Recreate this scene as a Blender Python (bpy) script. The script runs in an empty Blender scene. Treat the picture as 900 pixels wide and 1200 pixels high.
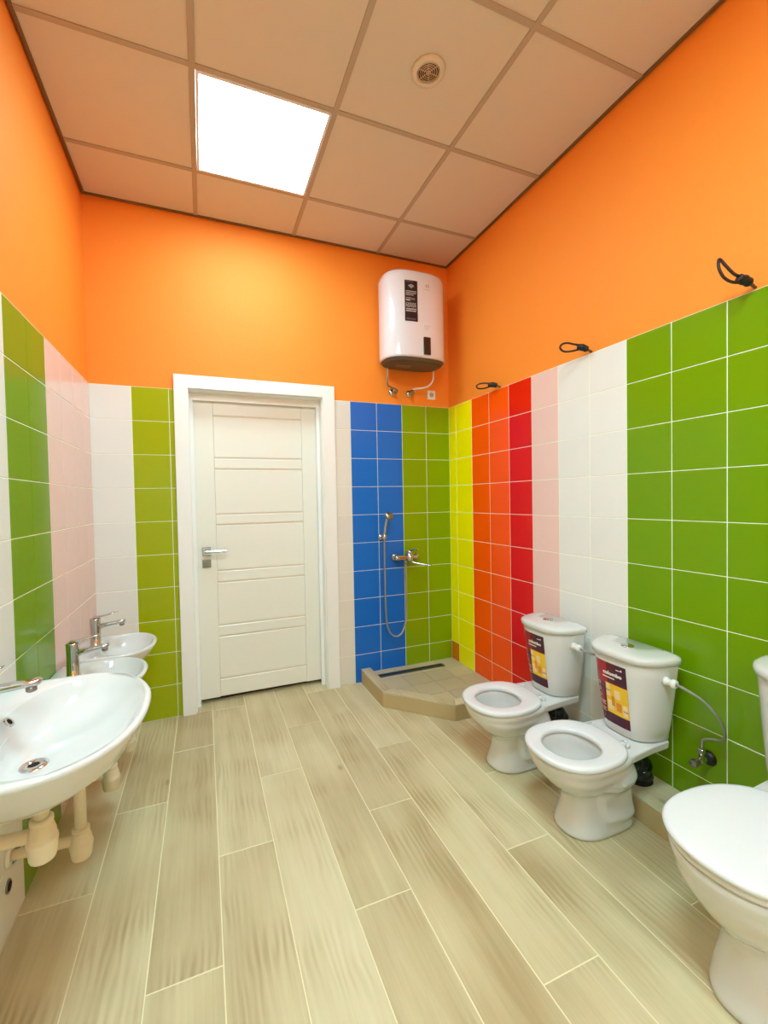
import bpy, bmesh, math, random
from mathutils import Vector, Matrix
random.seed(7)
SC = bpy.context.scene
COL = SC.collection
PI = math.pi

# ------------------------------------------------------------ camera, world, light, exposure
W, H = 2.3645, 3.0637            # room width, ceiling height; right wall x=0, back wall y=0, floor z=0
YF = -4.62                       # front wall, behind the camera
def setup():
    cd = bpy.data.cameras.new('camera'); cam = bpy.data.objects.new('camera', cd); COL.objects.link(cam)
    rv = Vector((1.5701, -.3155, .2785)); M = Matrix.Rotation(rv.length, 3, rv.normalized())
    # rows of M: right, down, forward
    right, down, fwd = M[0], M[1], M[2]
    R = Matrix((right, -down, -fwd)).transposed().to_4x4()
    cam.matrix_world = Matrix.Translation((-1.7751, -2.8920, 1.3092)) @ R
    f, cx, cy = 506.01, 438.98, 597.04
    cd.sensor_fit = 'VERTICAL'; cd.sensor_height = 24; cd.sensor_width = 18
    cd.lens = f / 1200 * 24
    cd.shift_x = (450 - cx) / 1200; cd.shift_y = (cy - 600) / 1200
    cd.clip_start = .02
    SC.camera = cam
    w = bpy.data.worlds.new('world'); SC.world = w; w.use_nodes = True
    w.node_tree.nodes['Background'].inputs[0].default_value = (1, .95, .88, 1)
    w.node_tree.nodes['Background'].inputs[1].default_value = .3
    vs = SC.view_settings
    vs.view_transform = 'Standard'; vs.look = 'None'; vs.gamma = 1; vs.use_curve_mapping = False
    vs.exposure = 0.0
setup()
LAMP = 56.0
LAMP_RGB = (.56, .90, 1.0)      # cool white panels
SC.cycles.max_bounces = 12; SC.cycles.diffuse_bounces = 8
SC.cycles.sample_clamp_indirect = 4.0; SC.cycles.caustics_reflective = False; SC.cycles.caustics_refractive = False

# ------------------------------------------------------------ materials
def lin(c):
    return tuple(((v/255)/12.92 if v/255 <= .04045 else ((v/255+.055)/1.055)**2.4) for v in c) + (1,)
MATS = {}
def mat(name, rgb, rough=.5, metal=0., coat=0., spec=.5, bump=None, vary=0., emit=0., trans=0.):
    if name in MATS: return MATS[name]
    m = bpy.data.materials.new(name); m.use_nodes = True; nt = m.node_tree; b = nt.nodes['Principled BSDF']
    b.inputs['Base Color'].default_value = lin(rgb); b.inputs['Roughness'].default_value = rough
    b.inputs['Metallic'].default_value = metal; b.inputs['Coat Weight'].default_value = coat
    b.inputs['Coat Roughness'].default_value = .05; b.inputs['Specular IOR Level'].default_value = spec
    b.inputs['Transmission Weight'].default_value = trans
    if emit:
        b.inputs['Emission Color'].default_value = lin(rgb); b.inputs['Emission Strength'].default_value = emit
    tc = nt.nodes.new('ShaderNodeTexCoord')
    if vary:
        n = nt.nodes.new('ShaderNodeTexNoise'); n.inputs['Scale'].default_value = 3.5; n.inputs['Detail'].default_value = 4
        nt.links.new(tc.outputs['Object'], n.inputs['Vector'])
        oi = nt.nodes.new('ShaderNodeObjectInfo'); mth = nt.nodes.new('ShaderNodeMath'); mth.operation = 'MULTIPLY_ADD'
        mth.inputs[1].default_value = .6
        nt.links.new(oi.outputs['Random'], mth.inputs[0]); nt.links.new(n.outputs['Fac'], mth.inputs[2])
        mr = nt.nodes.new('ShaderNodeMapRange'); mr.inputs[1].default_value = .3; mr.inputs[2].default_value = 1.3
        mr.inputs[3].default_value = 1 - vary; mr.inputs[4].default_value = 1 + vary
        nt.links.new(mth.outputs[0], mr.inputs[0])
        mx = nt.nodes.new('ShaderNodeHueSaturation'); mx.inputs['Color'].default_value = lin(rgb)
        nt.links.new(mr.outputs[0], mx.inputs['Value']); nt.links.new(mx.outputs[0], b.inputs['Base Color'])
    if bump:
        sc, st = bump
        n2 = nt.nodes.new('ShaderNodeTexNoise'); n2.inputs['Scale'].default_value = sc; n2.inputs['Detail'].default_value = 3
        nt.links.new(tc.outputs['Object'], n2.inputs['Vector'])
        bp = nt.nodes.new('ShaderNodeBump'); bp.inputs['Strength'].default_value = st; bp.inputs['Distance'].default_value = .002
        nt.links.new(n2.outputs['Fac'], bp.inputs['Height']); nt.links.new(bp.outputs[0], b.inputs['Normal'])
    MATS[name] = m
    return m

def wood_mat(name, dark, mid, light, rough=.42):
    m = bpy.data.materials.new(name); m.use_nodes = True; nt = m.node_tree; N = nt.nodes; L = nt.links
    b = N['Principled BSDF']; b.inputs['Roughness'].default_value = rough
    tc = N.new('ShaderNodeTexCoord'); oi = N.new('ShaderNodeObjectInfo')
    # every plank reads its own patch of the grain
    off = N.new('ShaderNodeVectorMath'); off.operation = 'SCALE'; off.inputs['Scale'].default_value = 37
    cmb = N.new('ShaderNodeCombineXYZ')
    for i in (0, 1, 2): L.new(oi.outputs['Random'], cmb.inputs[i])
    L.new(cmb.outputs[0], off.inputs[0])
    add = N.new('ShaderNodeVectorMath'); L.new(tc.outputs['Object'], add.inputs[0]); L.new(off.outputs[0], add.inputs[1])
    def mapped(sc):
        q = N.new('ShaderNodeMapping'); q.inputs['Scale'].default_value = sc; L.new(add.outputs[0], q.inputs[0]); return q.outputs[0]
    def noise(vec, sc, det, ro=.5, di=0.):
        q = N.new('ShaderNodeTexNoise'); q.inputs['Scale'].default_value = sc; q.inputs['Detail'].default_value = det
        q.inputs['Roughness'].default_value = ro; q.inputs['Distortion'].default_value = di; L.new(vec, q.inputs['Vector']); return q
    n1 = noise(mapped((7, .8, 7)), 1.5, 4, .55, .35)          # broad lengthwise tone bands
    wv = noise(mapped((85, 1.7, 85)), 1.0, 5, .7, .3)        # fine fibres
    n3 = noise(add.outputs[0], 2.4, 2)                       # cloudy patches
    rings = N.new('ShaderNodeTexWave'); rings.wave_type = 'BANDS'; rings.bands_direction = 'X'; rings.inputs['Scale'].default_value = 4.0
    rings.inputs['Distortion'].default_value = 9; rings.inputs['Detail'].default_value = 2; rings.inputs['Detail Scale'].default_value = .9
    L.new(mapped((3.6, .8, 3.6)), rings.inputs['Vector'])    # cathedral figure, only in places
    msk = noise(add.outputs[0], 3.7, 1); mk = N.new('ShaderNodeMapRange'); mk.inputs[1].default_value = .50; mk.inputs[2].default_value = .72; L.new(msk.outputs['Fac'], mk.inputs[0])
    rm = N.new('ShaderNodeMath'); rm.operation = 'MULTIPLY'; L.new(rings.outputs['Fac'], rm.inputs[0]); L.new(mk.outputs[0], rm.inputs[1])
    def madd(a, k, c):
        q = N.new('ShaderNodeMath'); q.operation = 'MULTIPLY_ADD'; L.new(a, q.inputs[0]); q.inputs[1].default_value = k
        if isinstance(c, float): q.inputs[2].default_value = c
        else: L.new(c, q.inputs[2])
        return q.outputs[0]
    s = madd(n1.outputs['Fac'], .46, .06)
    s = madd(wv.outputs['Fac'], .22, s)
    s = madd(n3.outputs['Fac'], .34, s)
    s = madd(rm.outputs[0], -.16, s)
    s = madd(oi.outputs['Random'], .16, s)
    cr = N.new('ShaderNodeValToRGB'); e = cr.color_ramp.elements
    e[0].position = .44; e[0].color = lin(dark); e[1].position = .92; e[1].color = lin(light)
    k = e.new(.68); k.color = lin(mid)
    L.new(s, cr.inputs[0])
    # small knots
    vo = N.new('ShaderNodeTexVoronoi'); vo.inputs['Scale'].default_value = 2.6; vo.inputs['Randomness'].default_value = 1
    mp2 = N.new('ShaderNodeMapping'); mp2.inputs['Scale'].default_value = (1.6, .9, 1); L.new(add.outputs[0], mp2.inputs[0]); L.new(mp2.outputs[0], vo.inputs['Vector'])
    mr = N.new('ShaderNodeMapRange'); mr.inputs[1].default_value = .015; mr.inputs[2].default_value = .075; mr.inputs[3].default_value = .6; mr.inputs[4].default_value = 1
    L.new(vo.outputs['Distance'], mr.inputs[0])
    hs = N.new('ShaderNodeHueSaturation'); L.new(cr.outputs[0], hs.inputs['Color']); L.new(mr.outputs[0], hs.inputs['Value'])
    L.new(hs.outputs[0], b.inputs['Base Color'])
    bp = N.new('ShaderNodeBump'); bp.inputs['Strength'].default_value = .12; bp.inputs['Distance'].default_value = .001
    L.new(wv.outputs['Fac'], bp.inputs['Height']); L.new(bp.outputs[0], b.inputs['Normal'])
    MATS[name] = m
    return m

TILE = dict(
    green=(108, 148, 6), lime=(156, 168, 0), backgreen=(130, 160, 2), blue=(22, 104, 200), white=(226, 226, 222),
    pink=(232, 196, 188), yellow=(250, 242, 0), orange=(255, 88, 0), red=(222, 24, 2), palepink=(224, 219, 210), cutorange=(212, 120, 20))
for k, c in TILE.items():
    mat('tile_' + k, c, rough=.18, coat=.0, spec=.36, vary=.03, bump=(9, .12))
M_GROUT = mat('grout', (236, 238, 214), .8)
M_GROUTF = mat('floor_grout', (232, 222, 184), .8)
M_PLASTER = mat('orange_plaster', (246, 142, 44), .62, bump=(55, .35), vary=.02, spec=.35)
M_CEIL = mat('ceiling_panel', (212, 203, 190), .85, bump=(160, .2), spec=.2)
M_GRID = mat('ceiling_grid', (176, 160, 142), .6)
M_EDGE_SHADE = mat('ceiling_edge_shade', (120, 88, 52), .7)  # wall-angle trim, dark brown draws the shadow line along the walls
M_CER = mat('ceramic', (212, 212, 210), .07, coat=.5)
M_CERIN = mat('ceramic_dim', (226, 226, 220), .12, coat=.3)
M_SEAT = mat('seat_plastic', (222, 223, 226), .2, coat=.2)
M_PLAST = mat('white_plastic', (232, 232, 228), .35)
M_TRAP = mat('trap_plastic', (228, 218, 190), .4)
M_CHROME = mat('chrome', (200, 200, 200), .1, metal=1)
M_STEEL = mat('brushed_steel', (150, 148, 142), .32, metal=1)
M_BRAID = mat('braided_steel', (168, 168, 160), .35, metal=.9, bump=(900, .8))
M_BLACK = mat('black_rubber', (16, 14, 16), .4)
M_FILM = mat('black_film', (14, 14, 16), .22, bump=(60, 1.0))
M_CABLE = mat('cable_black', (34, 8, 8), .5)
M_DARK = mat('dark_void', (14, 11, 9), .9)
M_DOOR = mat('door_white', (232, 231, 222), .3, coat=.15, bump=(180, .1))
M_CASING = mat('casing_white', (238, 238, 236), .3, coat=.1)
M_GROOVE_REFL = mat('door_groove_reflection', (226, 212, 196), .4)  # warm tint paints in the orange reflected by the grooves
M_BOIL = mat('boiler_white', (226, 222, 228), .12, coat=.5)
M_BOILB = mat('boiler_base', (92, 78, 62), .5)
M_PANEL = mat('display_black', (22, 16, 16), .08, coat=.6)
M_LED = mat('led_diffuser', (240, 246, 255), .5, emit=LAMP)
M_LED.node_tree.nodes['Principled BSDF'].inputs['Emission Color'].default_value = LAMP_RGB + (1,)
M_LED_DIM = M_LED.copy(); M_LED_DIM.name = 'led_diffuser_dimmer'
M_LED_DIM.node_tree.nodes['Principled BSDF'].inputs['Emission Strength'].default_value = LAMP*.45   # same fixture by the door, output lowered so the back wall is not over-lit
M_LEDF = mat('led_frame', (226, 226, 236), .5)
M_FLOOR = wood_mat('plank_tile', (172, 153, 113), (203, 190, 151), (222, 213, 180))
M_TRAY = mat('tray_tile', (186, 174, 142), .45, vary=.16, bump=(30, .3))
M_CURB = wood_mat('curb_tile', (176, 160, 122), (204, 190, 154), (218, 206, 174))
M_WATER = mat('water', (225, 235, 235), .03, trans=.0, coat=.8)

# ------------------------------------------------------------ object helpers
def put(name, me, m=None, parent=None, loc=None, smooth=False):
    if isinstance(me, bmesh.types.BMesh):
        d = bpy.data.meshes.new(name); me.to_mesh(d); me.free(); me = d
    if m is not None:
        for q in (m if isinstance(m, (list, tuple)) else [m]): me.materials.append(q)
    if smooth:
        for p in me.polygons: p.use_smooth = True
    o = bpy.data.objects.new(name, me); COL.objects.link(o)
    if parent: o.parent = parent
    if loc: o.location = loc
    return o
def empty(name, loc=(0, 0, 0)):
    o = bpy.data.objects.new(name, None); COL.objects.link(o); o.location = loc; o.empty_display_size = .05
    return o
def tag(o, label=None, cat=None, group=None, kind=None):
    if label: o['label'] = label
    if cat: o['category'] = cat
    if group: o['group'] = group
    if kind: o['kind'] = kind
    return o
def structure(o): o['kind'] = 'structure'; return o

def box_bm(x0, x1, y0, y1, z0, z1, bev=0., seg=1, bm=None):
    b = bmesh.new()
    vs = [b.verts.new((x, y, z)) for x in (x0, x1) for y in (y0, y1) for z in (z0, z1)]
    for f in ((0, 1, 3, 2), (4, 6, 7, 5), (0, 4, 5, 1), (2, 3, 7, 6), (0, 2, 6, 4), (1, 5, 7, 3)):
        b.faces.new([vs[i] for i in f])
    if bev: bmesh.ops.bevel(b, geom=b.edges[:], offset=bev, segments=seg, profile=.5, affect='EDGES')
    bmesh.ops.recalc_face_normals(b, faces=b.faces[:])
    if bm is not None: merge(bm, b); return bm
    return b
def merge(dst, src, mi=None):
    d = bpy.data.meshes.new('tmp'); 
    if mi is not None:
        for f in src.faces: f.material_index = mi
    src.to_mesh(d); src.free(); dst.from_mesh(d); bpy.data.meshes.remove(d)
    return dst
def prism_bm(pts, z0, z1, bev=0.):
    b = bmesh.new(); lo = [b.verts.new((x, y, z0)) for x, y in pts]; hi = [b.verts.new((x, y, z1)) for x, y in pts]
    n = len(pts); b.faces.new(lo[::-1]); b.faces.new(hi)
    for i in range(n): b.faces.new((lo[i], lo[(i+1) % n], hi[(i+1) % n], hi[i]))
    bmesh.ops.recalc_face_normals(b, faces=b.faces[:])
    if bev: bmesh.ops.bevel(b, geom=b.edges[:], offset=bev, segments=1, affect='EDGES')
    return b
def loft_bm(rings, cap0=True, cap1=True, bm=None):
    b = bmesh.new(); R = [[b.verts.new(p) for p in r] for r in rings]; n = len(rings[0])
    for a, c in zip(R, R[1:]):
        for i in range(n): b.faces.new((a[i], a[(i+1) % n], c[(i+1) % n], c[i]))
    if cap0: b.faces.new(R[0][::-1])
    if cap1: b.faces.new(R[-1])
    bmesh.ops.recalc_face_normals(b, faces=b.faces[:])
    if bm is not None: merge(bm, b); return bm
    return b
def lathe_bm(prof, axis='z', n=24, origin=(0, 0, 0), bm=None, closed=False):
    rings = []
    for r, h in prof:
        ring = []
        for i in range(n):
            a = 2*PI*i/n; p = (r*math.cos(a), r*math.sin(a), h)
            if axis == 'y': p = (p[0], p[2], p[1])
            if axis == 'x': p = (p[2], p[0], p[1])
            ring.append(tuple(p[k] + origin[k] for k in range(3)))
        rings.append(ring)
    if closed: rings.append(rings[0]); return loft_bm(rings, False, False, bm)
    return loft_bm(rings, True, True, bm)
def smooth_path(pts, k=6):
    P = [Vector(p) for p in pts]; out = []
    for i in range(len(P)-1):
        p0 = P[max(i-1, 0)]; p1 = P[i]; p2 = P[i+1]; p3 = P[min(i+2, len(P)-1)]
        for j in range(k):
            t = j/k
            out.append(.5*((2*p1) + (p2-p0)*t + (2*p0-5*p1+4*p2-p3)*t*t + (3*p1-p0-3*p2+p3)*t**3))
    out.append(P[-1]); return out
def tube_bm(pts, r, n=10, smooth=6, bm=None, close=False):
    P = smooth_path(pts, smooth) if smooth else [Vector(p) for p in pts]
    rr = r if callable(r) else (lambda t: r)
    rings = []; up = None
    for i, p in enumerate(P):
        t = (P[min(i+1, len(P)-1)] - P[max(i-1, 0)]).normalized()
        if up is None:
            up = Vector((0, 0, 1)) if abs(t.z) < .9 else Vector((1, 0, 0))
        u = (up - t*up.dot(t)).normalized(); up = u; v = t.cross(u)
        q = rr(i/(len(P)-1))
        rings.append([p + u*q*math.cos(2*PI*k/n) + v*q*math.sin(2*PI*k/n) for k in range(n)])
    return loft_bm(rings, True, True, bm)
def egg(cx, cy, z, back, front, w, nb=2., nf=2., N=56, sx=1):
    """closed outline in the xy plane; 'front' points to sx, 'back' to -sx"""
    out = []
    for i in range(N):
        a = 2*PI*i/N; c, s = math.cos(a), math.sin(a)
        L, n = (front, nf) if c >= 0 else (back, nb)
        x = L*math.copysign(abs(c)**(2/n), c); y = w*math.copysign(abs(s)**(2/n), s)
        out.append((cx + sx*x, cy + y, z))
    return out
def subsurf(o, lv=1):
    m = o.modifiers.new('subsurf', 'SUBSURF'); m.levels = lv; m.render_levels = lv
    return o

# ------------------------------------------------------------ ROOM SHELL
T = .2                                   # tile pitch
G = .0028                                # joint width
tile_mesh = {}
def tile_data(w, h, axis, color):
    key = (round(w, 4), round(h, 4), axis, color)
    if key not in tile_mesh:
        a, c = w/2 - G/2, h/2 - G/2
        b = bmesh.new(); e = .0014; d = .0016
        if axis == 'y': f = lambda u, v, t: (u, -t, v)      # back wall, faces -y
        elif axis == 'x-': f = lambda u, v, t: (-t, u, v)   # right wall, faces -x
        else: f = lambda u, v, t: (t, u, v)                 # left wall, faces +x
        base = [b.verts.new(f(u*a, v*c, -.006)) for u, v in ((-1, -1), (1, -1), (1, 1), (-1, 1))]
        midr = [b.verts.new(f(u*a, v*c, d - e)) for u, v in ((-1, -1), (1, -1), (1, 1), (-1, 1))]
        top = [b.verts.new(f(u*(a-e), v*(c-e), d)) for u, v in ((-1, -1), (1, -1), (1, 1), (-1, 1))]
        for i in range(4):
            j = (i+1) % 4
            b.faces.new((base[i], base[j], midr[j], midr[i])); b.faces.new((midr[i], midr[j], top[j], top[i]))
        b.faces.new(top); b.faces.new(base[::-1])
        bmesh.ops.recalc_face_normals(b, faces=b.faces[:])
        me = bpy.data.meshes.new('tile'); b.to_mesh(me); b.free(); me.materials.append(MATS['tile_' + color])
        tile_mesh[key] = me
    return tile_mesh[key]
def lay_tile(parent, axis, u0, u1, z0, z1, color):
    me = tile_data(u1-u0, z1-z0, axis, color)
    u, z = (u0+u1)/2, (z0+z1)/2
    loc = {'y': (u, 0, z), 'x-': (0, u, z), 'x+': (-W, u, z)}[axis]
    o = bpy.data.objects.new('tile', me); COL.objects.link(o); o.parent = parent; o.location = loc
    return o

DX0, DX1, DZ = -1.868, -.972, 2.035        # rough door opening
# back wall: plaster at y=+.008, joint mortar shows at y=0
b = bmesh.new()
box_bm(-W-.15, DX0, .006, .16, -.05, H+.1, bm=b); box_bm(DX1, .15, .006, .16, -.05, H+.1, bm=b); box_bm(DX0, DX1, .006, .16, DZ, H+.1, bm=b)
wall_back = structure(put('wall_back', b, M_PLASTER))
wall_right = structure(put('wall_right', box_bm(.006, .16, YF-.15, .006, -.05, H+.1), M_PLASTER))
wall_left = structure(put('wall_left', box_bm(-W-.16, -W-.006, YF-.15, .006, -.05, H+.1), M_PLASTER))
wall_front = structure(put('wall_front', box_bm(-W-.006, .006, YF-.15, YF, -.05, H+.1), M_PLASTER))
b = bmesh.new(); box_bm(-W, DX0, -.0003, .006, 0, 2.0, bm=b); box_bm(DX1, 0, -.0003, .006, 0, 2.0, bm=b)
put('grout', b, M_GROUT, wall_back)
put('grout', box_bm(-.0003, .006, YF, 0, 0, 2.0), M_GROUT, wall_right)
put('grout', box_bm(-W-.006, -W+.0003, YF, 0, 0, 2.0), M_GROUT, wall_left)
cols = [(-.4+0, -.2, 'backgreen'), (-.2, 0, 'backgreen'), (-.8, -.6, 'blue'), (-.6, -.4, 'blue'), (-.972, -.8, 'palepink'),
        (-W, -2.152, 'white'), (-2.152, -1.952, 'lime'), (-1.952, -1.868, 'lime')]
for r in range(10):
    for u0, u1, c in cols: lay_tile(wall_back, 'y', u0, u1, r*T, (r+1)*T, c)
YO = .103
rcols = [(YO, 0, 'yellow'), ]
edges = [0, -YO]; 
while edges[-1] - T > YF: edges.append(edges[-1] - T)
edges.append(YF)
rc = ['yellow', 'yellow', 'orange', 'orange', 'red', 'pink', 'white', 'white', 'green', 'green', 'green', 'green', 'white', 'white', 'pink', 'red', 'orange', 'orange', 'yellow', 'yellow', 'white', 'white', 'white', 'white', 'white']
for i, (a, c) in enumerate(zip(edges, edges[1:])):
    for r in range(10):
        col = rc[i]
        if i == 0 and r == 0: col = 'cutorange'
        lay_tile(wall_right, 'x-', c, a, r*T, (r+1)*T, col)
edges = [0, -.14]
while edges[-1] - T > YF: edges.append(edges[-1] - T)
edges.append(YF)
lc = ['pink', 'pink', 'pink', 'pink', 'green', 'green', 'white', 'white', 'white', 'pink', 'pink', 'green', 'green', 'white', 'white', 'white', 'lime', 'lime', 'white', 'white', 'white', 'white', 'white', 'white', 'white']
for i, (a, c) in enumerate(zip(edges, edges[1:])):
    for r in range(10): lay_tile(wall_left, 'x+', c, a, r*T, (r+1)*T, lc[i])
# front wall (behind the camera) keeps its tiles in one mesh
b = bmesh.new()
for i in range(12):
    for r in range(10): box_bm(-W + i*.197 + .0015, -W + (i+1)*.197 - .0015, YF, YF+.006, r*T+.0015, (r+1)*T-.0015, bm=b)
tag(put('wall_tiling', b, MATS['tile_white'], wall_front), kind='stuff')

# floor: wood-look plank tiles 0.2 x 1.2 with a third offset
floor = structure(put('floor', box_bm(-W-.15, .15, YF-.15, .35, -.1, -.0012), M_GROUTF))
pl_mesh = {}
def plank(x0, x1, y0, y1):
    w, l = round(x1-x0-.0038, 4), round(y1-y0-.0038, 4)
    if (w, l) not in pl_mesh:
        me = bpy.data.meshes.new('plank'); bb = box_bm(-w/2, w/2, -l/2, l/2, -.009, 0); 
        bmesh.ops.bevel(bb, geom=[e for e in bb.edges if all(v.co.z > -.001 for v in e.verts)], offset=.001, segments=1, affect='EDGES')
        bb.to_mesh(me); bb.free(); me.materials.append(M_FLOOR); pl_mesh[(w, l)] = me
    o = bpy.data.objects.new('plank', pl_mesh[(w, l)]); COL.objects.link(o); o.parent = floor; o.location = ((x0+x1)/2, (y0+y1)/2, 0)
xs = [-W+.0] + [-.168 - .1985*k for k in range(10, -1, -1)] + [0]
xs[1] = -2.152
phase = {0: -1.207+1.2*0, 1: -.815, 2: -.418, 3: -1.216, 4: -.808, 5: -.408, 6: -1.214, 7: -.803, 8: -.403, 9: -1.205, 10: -.805, 11: -.405}
for i, (x0, x1) in enumerate(zip(xs, xs[1:])):
    ytop = .13 if (x0 > DX0-.02 and x1 < DX1+.02) else .0
    ys = [ytop]; y = phase[i]
    while y > ytop - .02: y -= 1.2
    if y + 1.2 < ytop - .02 and y+1.2 < ytop: ys.append(y+1.2)
    while y > YF: ys.append(y); y -= 1.2
    ys.append(YF)
    for a, c in zip(ys, ys[1:]):
        if a - c > .03: plank(x0, x1, c, a)
# strips either side of the door opening reach into the recess
plank(-1.868, -1.7547, 0, .13)

# ceiling: slab, T-bar grid and square panels
ceiling = structure(put('ceiling', box_bm(-W-.15, .15, YF-.15, .15, H+.06, H+.14), M_CEIL))
gx = [-W, -1.772, -1.172, -.572, 0]; gy = [0, -.39, -.985, -1.585, -2.185, -2.785, -3.385, -3.985, -4.585, YF]
LIGHTS = [(1, 1), (1, 4), (1, 7)]  # middle panel is unseen, added so the one by the door dominates less
cp = {}
for i in range(4):
    for j in range(8):
        if (i, j) in LIGHTS: continue
        w = gx[i+1]-gx[i]; l = gy[j]-gy[j+1]; key = (round(w, 3), round(l, 3))
        if key not in cp:
            me = bpy.data.meshes.new('ceiling_panel'); bb = box_bm(-w/2+.004, w/2-.004, -l/2+.004, l/2-.004, 0, .012); bb.to_mesh(me); bb.free()
            me.materials.append(M_CEIL); cp[key] = me
        o = bpy.data.objects.new('ceiling_panel', cp[key]); COL.objects.link(o); o.parent = ceiling
        o.location = ((gx[i]+gx[i+1])/2, (gy[j]+gy[j+1])/2, H+.004)
for x in gx[1:-1]: put('grid_bar', box_bm(x-.012, x+.012, YF, 0, H-.001, H+.004, .0008), M_GRID, ceiling)
for y in gy[1:-1]: put('grid_bar', box_bm(-W, 0, y-.012, y+.012, H-.0005, H+.0035, .0008), M_GRID, ceiling)
put('edge_trim', box_bm(-W, -W+.014, YF, 0, H-.004, H+.004), M_EDGE_SHADE, ceiling); put('edge_trim', box_bm(-.014, 0, YF, 0, H-.004, H+.004), M_EDGE_SHADE, ceiling)
put('edge_trim', box_bm(-W+.014, -.014, -.014, 0, H-.004, H+.004), M_EDGE_SHADE, ceiling)

# ceiling lights
for n, (i, j) in enumerate(LIGHTS):
    cx, cy = (gx[i]+gx[i+1])/2, (gy[j]+gy[j+1])/2; hw, hl = (gx[i+1]-gx[i])/2-.013, (gy[j]-gy[j+1])/2-.013
    t = tag(empty('ceiling_light', (cx, cy, H)), ['square white LED panel glowing in the ceiling grid near the door', 'unseen square LED panel above the middle of the room, added to even the light', 'square LED ceiling panel at the end opposite the door'][n], 'ceiling light')
    bb = bmesh.new()
    for a in ((-hw, hw, -hl, -hl+.012), (-hw, hw, hl-.012, hl), (-hw, -hw+.012, -hl+.012, hl-.012), (hw-.012, hw, -hl+.012, hl-.012)): box_bm(*a, -.003, .01, bm=bb)
    put('frame', bb, M_LEDF, t)
    put('diffuser', box_bm(-hw+.012, hw-.012, -hl+.012, hl-.012, .0, .008), M_LED_DIM if n == 0 else M_LED, t)

# round vent
t = tag(empty('ceiling_vent', (-.868, -1.298, H)), 'small round white exhaust vent with concentric rings in the ceiling', 'vent')
put('collar', lathe_bm([(.047, .004), (.047, -.012), (.053, -.014), (.066, -.008), (.068, .003)], n=40), M_CEIL, t, smooth=True)
b = bmesh.new()
for k in range(5):
    r = .0425 - k*.0082
    lathe_bm([(r+.0014, -.0095), (r-.0010, -.0105), (r-.0014, -.0085), (r+.0010, -.0075)], n=40, closed=True, bm=b)
lathe_bm([(.001, -.012), (.005, -.011), (.005, -.008), (.001, -.008)], n=16, bm=b)
for k in range(3):
    a = PI*k/3; c, s = math.cos(a), math.sin(a)
    loft_bm([[(c*q - s*w, s*q + c*w, z) for w, z in ((-.0012, -.008), (.0012, -.008), (.0012, -.006), (-.0012, -.006))] for q in (-.046, .046)], bm=b)
put('grille', b, mat('vent_ring', (205, 178, 150), .6), t)
put('duct', lathe_bm([(.001, .0005), (.0465, .0005), (.0465, .003), (.001, .003)], n=24), M_DARK, t)

# ------------------------------------------------------------ DOOR
LY = .10
door = structure(empty('door_1', (0, 0, 0)))
bx = lambda *a, **k: box_bm(*a, **k)
CX0, CX1, CT = -1.924, -.918, 2.088
IX0, IX1, IT = -1.846, -1.002, 2.008
put('casing', box_bm(CX0, IX0, -.022, -.0018, 0, CT, .002), M_CASING, door)
put('casing', box_bm(IX1, CX1, -.022, -.0018, 0, CT, .002), M_CASING, door)
put('casing', box_bm(IX0, IX1, -.022, -.0018, IT, CT, .002), M_CASING, door)
b = bmesh.new()
box_bm(DX0, IX0+.004, -.0018, .155, 0, DZ, .001, bm=b); box_bm(IX1-.004, DX1, -.0018, .155, 0, DZ, .001, bm=b); box_bm(IX0+.004, IX1-.004, -.0018, .155, IT-.004, DZ, .001, bm=b)
# door stop, one step in front of the leaf
box_bm(IX0+.004, IX0+.026, LY-.03, LY-.008, 0, IT-.004, .001, bm=b); box_bm(IX1-.026, IX1-.004, LY-.03, LY-.008, 0, IT-.004, .001, bm=b); box_bm(IX0+.026, IX1-.026, LY-.03, LY-.008, IT-.050, IT-.004, .001, bm=b)
put('jamb', b, M_CASING, door)
put('gap_dark_sheet', box_bm(DX0, DX1, .16, .2, 0, DZ), M_DARK, door)  # added black sheet: darkness behind the leaf gap, keeps world light out
X0, X1, Z0, Z1 = IX0+.012, IX1-.012, .03, IT-.016
leaf = put('leaf', box_bm(X0+.001, X1-.001, LY+.006, LY+.04, Z0+.001, Z1-.001), M_GROOVE_REFL, door)
SX0, SX1 = -1.703, -1.128
put('stile', box_bm(X0, SX0, LY, LY+.03, Z0, Z1, .002), M_DOOR, leaf); put('stile', box_bm(SX1, X1, LY, LY+.03, Z0, Z1, .002), M_DOOR, leaf)
zz = [(Z0, .148, 'rail'), (.148, .428, 'panel'), (.428, .501, 'rail'), (.501, .784, 'panel'), (.784, .860, 'rail'), (.860, 1.160, 'panel'), (1.160, 1.229, 'rail'),
      (1.229, 1.524, 'panel'), (1.524, 1.596, 'rail'), (1.596, 1.868, 'panel'), (1.868, Z1, 'rail')]
for z0, z1, nm in zz:
    y = LY + (.0005 if nm == 'rail' else .002)
    put(nm, box_bm(SX0+.0006, SX1-.0006, y, LY+.03, z0+.0045, z1-.0045, .003), M_DOOR, leaf)
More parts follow.
